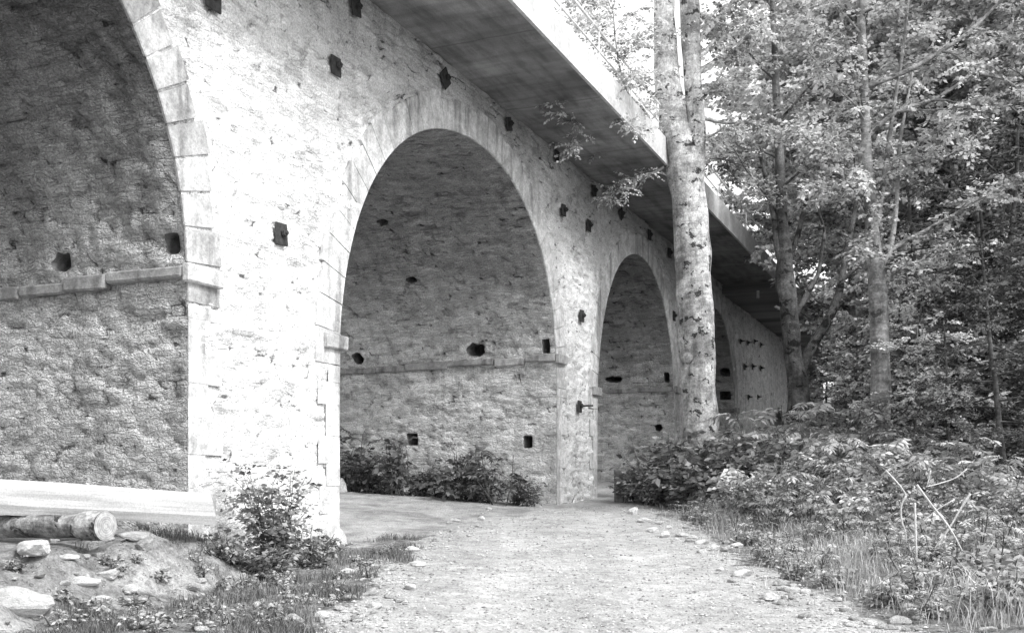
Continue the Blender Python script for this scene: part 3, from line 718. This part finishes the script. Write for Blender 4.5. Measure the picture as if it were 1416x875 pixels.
for i, (px, Y, k, sc) in enumerate(spots):
    o = kinds[k] if k not in used else copy_tree(kinds[k]); used.add(k)
    X = (px - CX) * Y / F; o.location = (X, Y, ground(X, Y) - .1); o.rotation_euler = (0, 0, i * 1.9); o.scale = (sc, sc, sc)
    tag(o, LB[k], 'tree', ['grey trunked woodland trees', 'dark trunked woodland trees', 'dark layered trees on the right', 'young trees at the edge of the wood', 'tall high-crowned woodland trees'][k])

# --- shrubs and weeds
def shrub(name, seed, H, Rd, n, size, m, tone=.5, wide=.6, flat=.8, k=9):
    e = empty(name); r = random.Random(seed); tm = MB(); lv = Leaves(seed + 3)
    for i in range(n):
        a = r.uniform(0, 2 * PI); lean = r.uniform(.05, 1) * Rd / H
        L = H * r.uniform(.55, 1.05); p = Vector((math.cos(a) * Rd * .3 * r.random(), math.sin(a) * Rd * .3 * r.random(), -.05))
        pts = wander(r, p, Vector((math.cos(a) * lean, math.sin(a) * lean, 1)), L, 6, .12, -.02); tm.tube(pts, [.012 * (1 - .12 * j) for j in range(7)], 4, cap=False)
        for j in range(k):
            x = (.15 + .85 * (j + r.random()) / k) * 6; q = min(5, int(x)); pp = pts[q].lerp(pts[q + 1], x - q); b = r.uniform(0, 2 * PI)
            lv.spray(wander(r, pp, Vector((math.cos(b), math.sin(b), r.uniform(-.1, .6))), H * r.uniform(.12, .26), 3, .2, -.08), 6, size, flat, tone + r.gauss(0, .1))
    tm.build('stems', M['twig'], e); lv.build('leaves', m, e, wide); return e
def fern(name, seed, H, n, m, tone=.5, lw=.34):
    e = empty(name); r = random.Random(seed); tm = MB(); lv = Leaves(seed + 3)
    ns = max(3, n // 5)
    for s_ in range(ns):                               # stems carrying feathered leaves
        a0 = r.uniform(0, 2 * PI); st = wander(r, Vector((math.cos(a0) * .12, math.sin(a0) * .12, -.05)), Vector((math.cos(a0) * .35, math.sin(a0) * .35, 1)), H * r.uniform(.6, 1), 6, .08, 0)
        tm.tube(st, [.014 * (1 - .1 * j) for j in range(7)], 5, cap=False)
        for i in range(n // ns + 2):
            x = (.25 + .75 * r.random()) * 6; q = min(5, int(x)); p = st[q].lerp(st[q + 1], x - q); a = r.uniform(0, 2 * PI)
            L = H * r.uniform(.28, .45); fr = wander(r, p, Vector((math.cos(a), math.sin(a), r.uniform(.2, 1.6))), L, 8, .09, -.17)
            tm.tube(fr, [.005] * 9, 3, cap=False); np_ = 9; tt = tone + r.gauss(0, .13)
            for k in range(np_):
                y = (.2 + .8 * (k + .5) / np_) * 8; j = min(7, int(y)); pp = fr[j].lerp(fr[j + 1], y - j); t = (fr[j + 1] - fr[j]).normalized(); sv = t.cross(Z_).normalized()
                sz = L * lw * (1 - .75 * abs((k + .5) / np_ - .45)); nn = sv.cross(t) + Vector((r.gauss(0, .4), r.gauss(0, .4), r.gauss(0, .4)))
                for sg in (-1, 1): lv.leaf(pp, sv * sg + t * .45 + Z_ * r.gauss(-.3, .25), nn, sz * r.uniform(.85, 1.15), min(1, max(0, tt + r.gauss(0, .08))))
    tm.build('stems', M['twig'], e); lv.build('leaves', m, e, .3); return e
def place(protos, spots, labelgroup, cat, first=None):
    for i, (X, Y, sc) in enumerate(spots):
        pr = protos[i % len(protos)]; o = pr if not pr.get('_used') else copy_tree(pr)
        pr['_used'] = 1; o.location = (X, Y, ground(X, Y)); o.rotation_euler = (0, 0, i * 2.13); o.scale = (sc, sc, sc * random.uniform(.85, 1.15))
        tag(o, labelgroup[0], cat, labelgroup[1])
r = random.Random(77)
# shrub at the first pier
s1 = shrub('shrub', 1, 1.4, .62, 26, .09, M['leafb'], .42, k=13); p = gp(385, 785); s1.location = p; tag(s1, 'straggly leafy shrub growing against the foot of the near pale pier', 'shrub')
low = [shrub('low_bush', 2, .5, .5, 16, .07, M['leafb'], .42, k=7), shrub('low_bush', 4, .42, .45, 14, .07, M['leafb'], .5, k=7)]
place(low, [(*gp(x, y).xy, sc) for x, y, sc in ((320, 775, .9), (345, 790, 1.0), (420, 785, 1.2), (445, 770, 1.05), (370, 800, 1.0), (300, 768, .7), (460, 760, .7), (520, 770, .6), (545, 766, .5))],
      ('low leafy weeds spreading around the foot of the near pier', 'low weeds around the near pier'), 'weed')
# the row along the wall of the second arch
A = ARCH[1]; row = []
for i in range(18):
    t = .4 + i * .37; q = wp(A['sm'] + A['a'] - .55 - r.uniform(0, .4), -t, 0); row.append((q.x, q.y, r.choice((.8, .95, 1.1, 1.2, 1.4)) * r.uniform(.9, 1.1) * (.7 if i < 1 else 1)))
place([shrub('nettle_bush', 11, 1.0, .45, 14, .10, M['leafd'], .6, k=9), shrub('nettle_bush', 12, .95, .5, 10, .12, M['leafd'], .7, k=8), fern('nettle_bush', 13, 1.1, 16, M['leafb'], .2), shrub('nettle_bush', 14, .8, .6, 9, .09, M['leafb'], .25, k=7)], row,
      ('dark leafy bush in the row along the foot of the second arch wall', 'bushes along the second arch wall'), 'bush')
# by the beech
place([shrub('bramble_bush', 21, 1.75, .95, 20, .2, M['leafb'], .5, k=9), shrub('bramble_bush', 22, 1.55, .9, 18, .2, M['leafb'], .6, k=9)],
      [((x - CX) * Y / F, Y, sc) for x, Y, sc in ((878, 27.6, .55), (900, 27.0, .8), (925, 26.6, 1.0), (950, 26.0, 1.0), (978, 26.2, 1.05), (1005, 26.6, 1.1), (935, 27.4, 1.0), (965, 25.4, .85), (995, 24.6, .95), (1030, 25.5, 1.15), (910, 26.2, .6), (1020, 27.5, 1.3))],
      ('broad-leaved bush in the dark thicket around the foot of the pale beech', 'bushes around the foot of the beech'), 'bush')
# feathery saplings on the right bank
fs = []
for x, Y, sc in ((1035, 25.5, 1.05), (1060, 24.5, 1.15), (1080, 23.5, 1.1), (1105, 24.5, 1.25), (1130, 23, 1.1), (1150, 22, 1.0), (1172, 23.5, 1.0), (1070, 26.5, 1.2), (1100, 27, 1.25), (1140, 26, 1.2), (1165, 20, .7), (1120, 20.5, .75), (1080, 21, .7),
                 (1255, 22.5, 1.0), (1285, 21.5, 1.0), (1245, 25, 1.2), (1280, 26, 1.4), (1200, 26, 1.1), (1225, 28, 1.2)):
    fs.append(((x - CX) * Y / F, Y, sc))
for x, Y, sc in ((1180, 20.5, .8), (1200, 19, .75), (1222, 20, .8), (1245, 19, .8), (1150, 18.5, .65), (1120, 18, .6), (1085, 18.8, .6), (1050, 20, .65), (1020, 22, .75), (1210, 17, .6), (1265, 18, .75), (1290, 17.5, .7), (1240, 16.5, .55),
                 (1170, 16.5, .5), (1320, 18.5, .8), (1350, 17.5, .75), (1385, 16.5, .65), (1310, 16, .5), (1195, 22.5, 1.0), (1235, 21.5, .95), (1130, 20, .8), (1100, 21, .9), (1410, 15, .5), (1275, 15.3, .42), (1350, 15, .45)):
    fs.append(((x - CX) * Y / F, Y, sc))
place([fern('sapling', 31, 2.05, 30, M['leafp'], .5), shrub('sapling', 36, 1.8, .9, 20, .13, M['leafb'], .45, k=10), shrub('sapling', 35, 1.7, .8, 16, .17, M['leafp'], .5, k=9), fern('sapling', 32, 1.9, 30, M['leafp'], .4), fern('sapling', 33, 1.8, 30, M['leafb'], .6)], fs,
      ('leafy sapling in the thicket on the right bank', 'saplings on the right bank'), 'sapling')
# verge herbs
vs = []
while len(vs) < 215:
    x = r.uniform(890, 1540); Y = r.uniform(10.5, 24); X = (x - CX) * Y / F
    if X > 3.55 + .35 * max(0, 12.5 - Y) * .5 and X < 11: vs.append((X, Y, r.uniform(.6, 1.2) * (.7 if X < 4.3 else 1)))
place([shrub('verge_herb', 41, .5, .35, 10, .085, M['leafp'], .5, k=7), shrub('verge_herb', 42, .42, .38, 11, .10, M['leafp'], .45, k=6), fern('verge_herb', 43, .7, 14, M['leafp'], .5)], vs,
      ('small leafy herb on the grassy verge right of the track', 'herbs on the right verge'), 'weed')
# weeds in the left foreground
ws = []
while len(ws) < 75:
    x, y = r.uniform(5, 560), r.uniform(775, 874); q = gp(x, y)
    if road_w(q.x, q.y) < .5 and (dirt_w(q.x, q.y) < .5 or r.random() < .15): ws.append((q.x, q.y, r.uniform(.6, 1.25)))
place([shrub('small_weed', 51, .20, .2, 8, .05, M['leafb'], .5, k=5), shrub('small_weed', 52, .16, .22, 8, .06, M['leafb'], .6, k=4), shrub('small_weed', 53, .26, .16, 6, .045, M['leafp'], .5, k=6)], ws,
      ('small weed among the rough grass in the left foreground', 'weeds in the left foreground'), 'weed')

# --- grass: nobody could count it
def blades(name, fn, n, hmin, hmax, seed, label, m):
    rg = np.random.default_rng(seed); Pn, tone = [], []; rr = random.Random(seed); c = 0; tries = 0
    while c < n and tries < n * 6:
        tries += 1; q = fn(rr)
        if q is None: continue
        X, Y, sc = q; z = ground(X, Y); a = rr.uniform(0, 2 * PI); h = rr.uniform(hmin, hmax) * sc; l = h * rr.uniform(.2, .9); w = rr.uniform(.002, .0048) * (1 + h)
        ca, sa = math.cos(a), math.sin(a); b_ = rr.uniform(0, 2 * PI); cb, sb = math.cos(b_) * w, math.sin(b_) * w
        mx, my, mz = X + ca * l * .35, Y + sa * l * .35, z + h * .65
        Pn.append(((X - cb, Y - sb, z - .02), (X + cb, Y + sb, z - .02), (mx + cb * .8, my + sb * .8, mz), (mx - cb * .8, my - sb * .8, mz)))
        ex, ey, ez = X + ca * l, Y + sa * l, z + h * (.95 if l < h * .6 else .75)
        Pn.append(((mx - cb * .8, my - sb * .8, mz), (mx + cb * .8, my + sb * .8, mz), (ex, ey, ez), (ex - .001, ey, ez)))
        t = min(1, max(0, rr.gauss(.5, .25))); tone += [t, t]; c += 1
    o = link(name, mesh_np(name, np.array(Pn), 4, tone), m); tag(o, label, 'grass', None, 'stuff')
def g_right(rr):
    Y = rr.uniform(9.5, 26); X = rr.uniform(2.9, 13)
    if X * F / Y > 1050 or noise.noise(Vector((X * .9, Y * .9, 4))) < -.25: return None
    w = smooth(3.3, 4.4, X - .175 * max(0, 12.5 - Y))
    return (X, Y, .45 + .75 * w) if rr.random() < w + .04 else None
def g_left(rr):
    Y = rr.uniform(9.5, 18.5); X = rr.uniform(-5.6, -.9)
    s, d = sd(X, Y)
    if d < .1 or road_w(X, Y) > .45: return None
    k = noise.noise(Vector((X * 1.1, Y * 1.1, 8))) + .5 * noise.noise(Vector((X * 3.1, Y * 3.1, 2)))
    if rr.random() > .25 + 1.8 * k - .7 * dirt_w(X, Y): return None
    return (X, Y, .7 + .5 * k)
blades('verge_grass', g_right, 54000, .08, .38, 5, 'dry grass covering the verge right of the track', M['grass'])
blades('foreground_grass', g_left, 17000, .04, .16, 6, 'short rough grass in the left foreground', M['turf'])
# --- gravel
rr = random.Random(9); Pn = []; tone = []
octa = [(1, 0, 0), (0, 1, 0), (-1, 0, 0), (0, -1, 0), (0, 0, 1), (0, 0, -1)]; of = [(0, 1, 4), (1, 2, 4), (2, 3, 4), (3, 0, 4), (1, 0, 5), (2, 1, 5), (3, 2, 5), (0, 3, 5)]
c = 0
while c < 9000:
    Y = 9.6 + 17 * rr.random() ** 1.5; X = rr.uniform(-4.5, 5.5); w = road_w(X, Y)
    edge_ = math.exp(-((X - left_edge(Y) - .2) / .35) ** 2) + math.exp(-((X - 3.4) / .5) ** 2)
    if rr.random() > .3 * w + .6 * edge_ * (noise.noise(Vector((X, Y, 1))) + .6) + .04 or sd(X, Y)[1] < .3: continue
    c += 1; q = min(.05, .005 + abs(rr.gauss(0, .009))) * (1.5 if edge_ > .5 and rr.random() < .25 else 1); z = ground(X, Y) + q * .2; t = rr.random()
    vv = [(X + a * q * rr.uniform(.7, 1.4), Y + b * q * rr.uniform(.7, 1.4), z + e * q * rr.uniform(.4, .8)) for a, b, e in octa]
    for f in of: Pn.append([vv[k] for k in f]); tone.append(t)
tag(link('gravel', mesh_np('gravel', np.array(Pn), 3, tone), M['gravel']), 'loose pale gravel strewn over the track', 'gravel', None, 'stuff')

# --- stones
def rock_mesh(seed):
    bm = bmesh.new(); bmesh.ops.create_icosphere(bm, subdivisions=3, radius=1); o = Vector((seed * 7.1, seed * 3.3, seed))
    pl = [(Vector((random.gauss(0, 1), random.gauss(0, 1), random.gauss(0, 1))).normalized(), random.uniform(.55, .85)) for _ in range(9)]
    for v in bm.verts:
        d = v.co.normalized(); k = 1 + .25 * noise.noise(d * 1.3 + o)
        for n_, c_ in pl:
            e = d.dot(n_)
            if e > 0: k = min(k, c_ / e)
        v.co = d * (k + .04 * noise.noise(d * 5 + o))
    me = bpy.data.meshes.new('stone'); bm.to_mesh(me); bm.free(); me.materials.append(M['rock']); return me
RM = [rock_mesh(i) for i in range(6)]
def stone(p, sx, sy, sz, label, group=None, i=0, sink=.3):
    o = link('stone', RM[i % 6], None); o.location = Vector(p) + Z_ * (sz * (1 - 2 * sink)); o.scale = (sx, sy, sz); o.rotation_euler = (0, 0, i * 1.7); tag(o, label, 'stone', group); return o
stone(gp(403, 866), .13, .11, .085, 'rounded pale stone lying in the grass at the bottom left', None, 1)
stone(gp(398, 816), .13, .09, .05, 'flat pale stone in the grass below the near shrub', None, 2)
stone(gp(875, 710), .14, .12, .12, 'angular white stone below the bushes beside the small post', None, 3)
stone(gp(472, 680), .16, .14, .26, 'large pale stone against the back of the near pier', None, 4)
stone(gp(467, 752), .16, .17, .26, 'pale boulder at the right foot of the near pier', None, 0)
stone(gp(45, 768), .42, .2, .09, 'long flat slab under the round log', None, 5, .1)
stone(gp(200, 757), .15, .1, .09, 'pale block on the earth bank under the beam end', None, 3)
stone(gp(25, 850), .34, .2, .16, 'half-buried pale boulder low on the earth bank at the left edge', None, 2)
for i, (x, y) in enumerate([(945, 741), (925, 730), (958, 744), (912, 724), (935, 748), (903, 735), (970, 752), (890, 722), (920, 742), (950, 731), (985, 760)]):
    q = r.uniform(.06, .13); stone(gp(x, y), q * 1.3, q, q * .55, 'pale stone in the heap at the track edge below the beech bushes', 'stones heaped at the track edge', i)
k = 0
while k < 90:
    x, y = r.uniform(880, 1416), r.uniform(745, 874); p = gp(x, y); e = 3.35 + .175 * max(0, 12.5 - p.y)
    if abs(p.x - e) < .75: q = min(.11, abs(r.gauss(.02, .035)) + .018); stone(p, q * r.uniform(1, 1.6), q, q * .6, 'loose stone on the right edge of the track', 'loose stones on the right edge', k); k += 1
k = 0
while k < 50:
    x, y = r.uniform(440, 770), r.uniform(690, 860); p = gp(x, y)
    if abs(p.x - left_edge(p.y) - .2) < .45: q = min(.09, abs(r.gauss(.02, .03)) + .018); stone(p, q * r.uniform(1, 1.6), q, q * .6, 'loose stone on the ridge left of the track', 'loose stones left of the track', k); k += 1
k = 0
while k < 40:
    x, y = r.uniform(5, 520), r.uniform(755, 874); p = gp(x, y); q = min(.09, abs(r.gauss(.02, .03)) + .02); stone(p, q * r.uniform(1, 1.6), q, q * .6, 'loose stone on the earth bank in the left foreground', 'stones on the left bank', k); k += 1
k = 0
while k < 22:
    p = gp(r.uniform(5, 310), r.uniform(742, 835)); q = min(.12, abs(r.gauss(.02, .045)) + .02); stone(p, q * r.uniform(1, 1.7), q, q * .55, 'loose stone on the earth bank in the left foreground', 'stones on the left bank', k); k += 1
# small dark stone post beside the third arch
p = gp(856, 694); mb = MB(); mb.box(p + Z_ * .38, X_, Y_, Z_, .12, .10, .45, .5, .02, .04)
o = link('stone_post', mesh('stone_post', [v - p for v in mb.V], mb.F, mb.UV, mb.T), plain('dark stone', .2, .4, 6)); o.location = p; tag(o, 'small dark stone post at the foot of the third arch', 'post')

# --- timber on the left bank
a, e = at(4, 687, 12.2), at(292, 704, 13.3); ax = (e - a).normalized(); a2 = a - ax * 2.2; mid_ = (a2 + e) / 2
sdv = Vector((ax.y, -ax.x, 0)).normalized(); up = sdv.cross(ax).normalized()
if up.z < 0: up = -up
L = (e - a2).length; V, Fc = [], []
pr = [(-.10, .20), (.07, .20), (.17, .09), (.18, -.10), (.12, -.19), (-.12, -.19), (-.18, -.08), (-.18, .1)]
ns = 26
for i in range(ns + 1):
    x = -L / 2 + L * i / ns
    for k, (c1, c2) in enumerate(pr):
        w = 1 + .05 * noise.noise(Vector((x * .9, k * 3.1, 0))); V.append((x - (.06 * c2 / .2 if i == ns else 0), c1 * w, c2 * w))
for i in range(ns):
    for k in range(8): q = (k + 1) % 8; Fc.append([i * 8 + k, (i + 1) * 8 + k, (i + 1) * 8 + q, i * 8 + q])
Fc += [list(range(8))[::-1], [ns * 8 + k for k in range(8)]]
bmesh_me = mesh('timber_beam', V, Fc)
o = link('timber_beam', bmesh_me, M['wood']); o.location = mid_
from mathutils import Matrix
o.rotation_euler = Matrix((ax, sdv, up)).transposed().to_euler(); tag(o, 'long pale hewn timber beam lying across the bank at the left', 'beam')
c0 = at(146, 727, 11.75); c1 = at(-70, 728, 12.75); lg = empty('birch_log', c0); tag(lg, 'round birch log with a sawn pale end under the timber beam', 'log')
ax = (c1 - c0).normalized(); V = []; mb = MB()
pts = [ax * (i * .06) for i in range(32)]; rad = [(.162 if i < 5 else .132 + .03 * max(0, 1 - (i - 5) / 1.5)) * (1 + .05 * noise.noise(Vector((i * .5, 1, 1)))) for i in range(32)]
mb.tube(pts, rad, 20, cap=False, wob=.1); mb.build('log_body', bark('birch bark', .52, .05, .7, 1.0, .03), lg, True)
V = [Vector((0, 0, 0))]; x = ax.orthogonal().normalized(); y = ax.cross(x)
for rr_ in (.05, .11, .162):
    for k in range(20): V.append((x * math.cos(k * PI / 10) + y * math.sin(k * PI / 10)) * rr_ * (1 + (.06 * noise.noise(Vector((k * .6, 2, 2))) if rr_ > .12 else 0)) - ax * (.012 if rr_ < .12 else .002))
Fc = [[0, 1 + k, 1 + (k + 1) % 20] for k in range(20)] + [[1 + g * 20 + k, 21 + g * 20 + k, 21 + g * 20 + (k + 1) % 20, 1 + g * 20 + (k + 1) % 20] for g in (0, 1) for k in range(20)]
V[0] = -ax * .012
t = NT('log rings'); pp = t.obj(); q = t.n('ShaderNodeVectorMath', operation='LENGTH'); t.put(q.inputs[0], pp)
ringv = t.math('SINE', t.mul(t.add(q.outputs['Value'], t.mul(t.noise(pp, 6, 3), .03)), 260)); nz = t.noise(pp, 18, 5)
t.bsdf(t.mul(t.mul(.42, t.mr(ringv, -1, 1, .82, 1.1)), t.mr(nz, .3, .7, .7, 1.2)), .85, .1)
link('cut_end', mesh('cut_end', V, Fc), t.m, lg)

# --- bleached dead branches on the right bank
DB = [([(1225, 650), (1245, 672), (1253, 685)], 14.5, .016), ([(1253, 685), (1246, 700), (1247, 720), (1252, 735), (1253, 750)], 14.5, .02), ([(1268, 670), (1290, 700), (1312, 728), (1330, 760), (1350, 800)], 13.6, .022),
      ([(1342, 682), (1330, 700), (1315, 726), (1300, 748), (1290, 760)], 13.8, .022), ([(1337, 648), (1322, 660), (1300, 668), (1280, 673)], 14.3, .015), ([(1320, 690), (1295, 705), (1275, 723)], 13.9, .013), ([(1287, 650), (1282, 672)], 14.2, .012),
      ([(1265, 695), (1266, 730), (1268, 780)], 14.0, .02), ([(1375, 748), (1362, 770), (1350, 800)], 13.0, .009)]
yb = gp(1352, 806).y
DY = [yb + .9, yb + .8, yb + .1, yb + .3, yb + .6, yb + .5, yb + .6, yb + .6, yb - .1]
for i, (pts, Y, rad) in enumerate(DB):
    Y = DY[i]
    P = [at(x, y, Y + .04 * j) for j, (x, y) in enumerate(pts)]; o0 = P[-1].copy(); P2, R2 = densify([p - o0 for p in P], [rad * .62 * (1 - .12 * j) for j in range(len(P))], 4)
    mb = MB(); mb.tube(P2, R2, 6, wob=.2); o = mb.build('dead_branch', M['deadw'], None, True); o.location = o0
    tag(o, 'thin bleached dead branch in the tangle on the right bank', 'branch', 'dead branches on the right bank')

for pr in list(bpy.data.objects):
    if pr.get('_used') is not None: del pr['_used']

# ------------------------------------------------------------------ light, sky, camera
EL = R(43); dx, dy = .66, -.64                     # where the sun stands, as seen from above
w = bpy.data.worlds.new('World'); scene.world = w; w.use_nodes = True; nt = w.node_tree; nt.nodes.clear()
sky = nt.nodes.new('ShaderNodeTexSky'); sky.sky_type = 'NISHITA'; sky.sun_disc = False; sky.sun_elevation = EL; sky.sun_rotation = math.atan2(dx, dy); sky.dust_density = 4.0; sky.air_density = 1.5
bw = nt.nodes.new('ShaderNodeRGBToBW'); bg = nt.nodes.new('ShaderNodeBackground'); wo = nt.nodes.new('ShaderNodeOutputWorld'); bg.inputs[1].default_value = .15
tc = nt.nodes.new('ShaderNodeTexCoord'); cl = nt.nodes.new('ShaderNodeTexNoise'); cl.inputs['Scale'].default_value = 2.2; cl.inputs['Detail'].default_value = 5
mr = nt.nodes.new('ShaderNodeMapRange'); mr.inputs[1].default_value = .3; mr.inputs[2].default_value = .7; mr.inputs[3].default_value = 5.5; mr.inputs[4].default_value = 8.0    # bright thin cloud
ad = nt.nodes.new('ShaderNodeMath'); ad.operation = 'ADD'
nt.links.new(tc.outputs['Generated'], cl.inputs['Vector']); nt.links.new(cl.outputs['Fac'], mr.inputs[0])
nt.links.new(sky.outputs[0], bw.inputs[0]); nt.links.new(bw.outputs[0], ad.inputs[0]); nt.links.new(mr.outputs[0], ad.inputs[1]); nt.links.new(ad.outputs[0], bg.inputs[0]); nt.links.new(bg.outputs[0], wo.inputs[0])
l = bpy.data.lights.new('sun', 'SUN'); l.energy = 2.95; l.angle = R(14); l.color = (1, 1, 1); lo = bpy.data.objects.new('sun', l); COL.objects.link(lo)
hv = Vector((dx, dy, 0)).normalized() * math.cos(EL); sv = Vector((hv.x, hv.y, math.sin(EL))); lo.rotation_euler = sv.to_track_quat('Z', 'Y').to_euler(); lo.location = (10, -10, 20)
cam = bpy.data.cameras.new('camera'); co = bpy.data.objects.new('camera', cam); COL.objects.link(co); co.location = (0, 0, EYE); co.rotation_euler = (PI / 2, 0, 0)
cam.sensor_width = 36; cam.lens = 36 * F / 1416; cam.shift_y = (HY - 437.5) / 1416; cam.clip_end = 4000; cam.clip_start = .1; scene.camera = co
scene.view_settings.view_transform = 'Standard'; scene.view_settings.look = 'None'; scene.view_settings.exposure = 0
scene.cycles.max_bounces = 4; scene.cycles.diffuse_bounces = 3; scene.cycles.transmission_bounces = 2; scene.cycles.glossy_bounces = 1; scene.cycles.transparent_max_bounces = 4
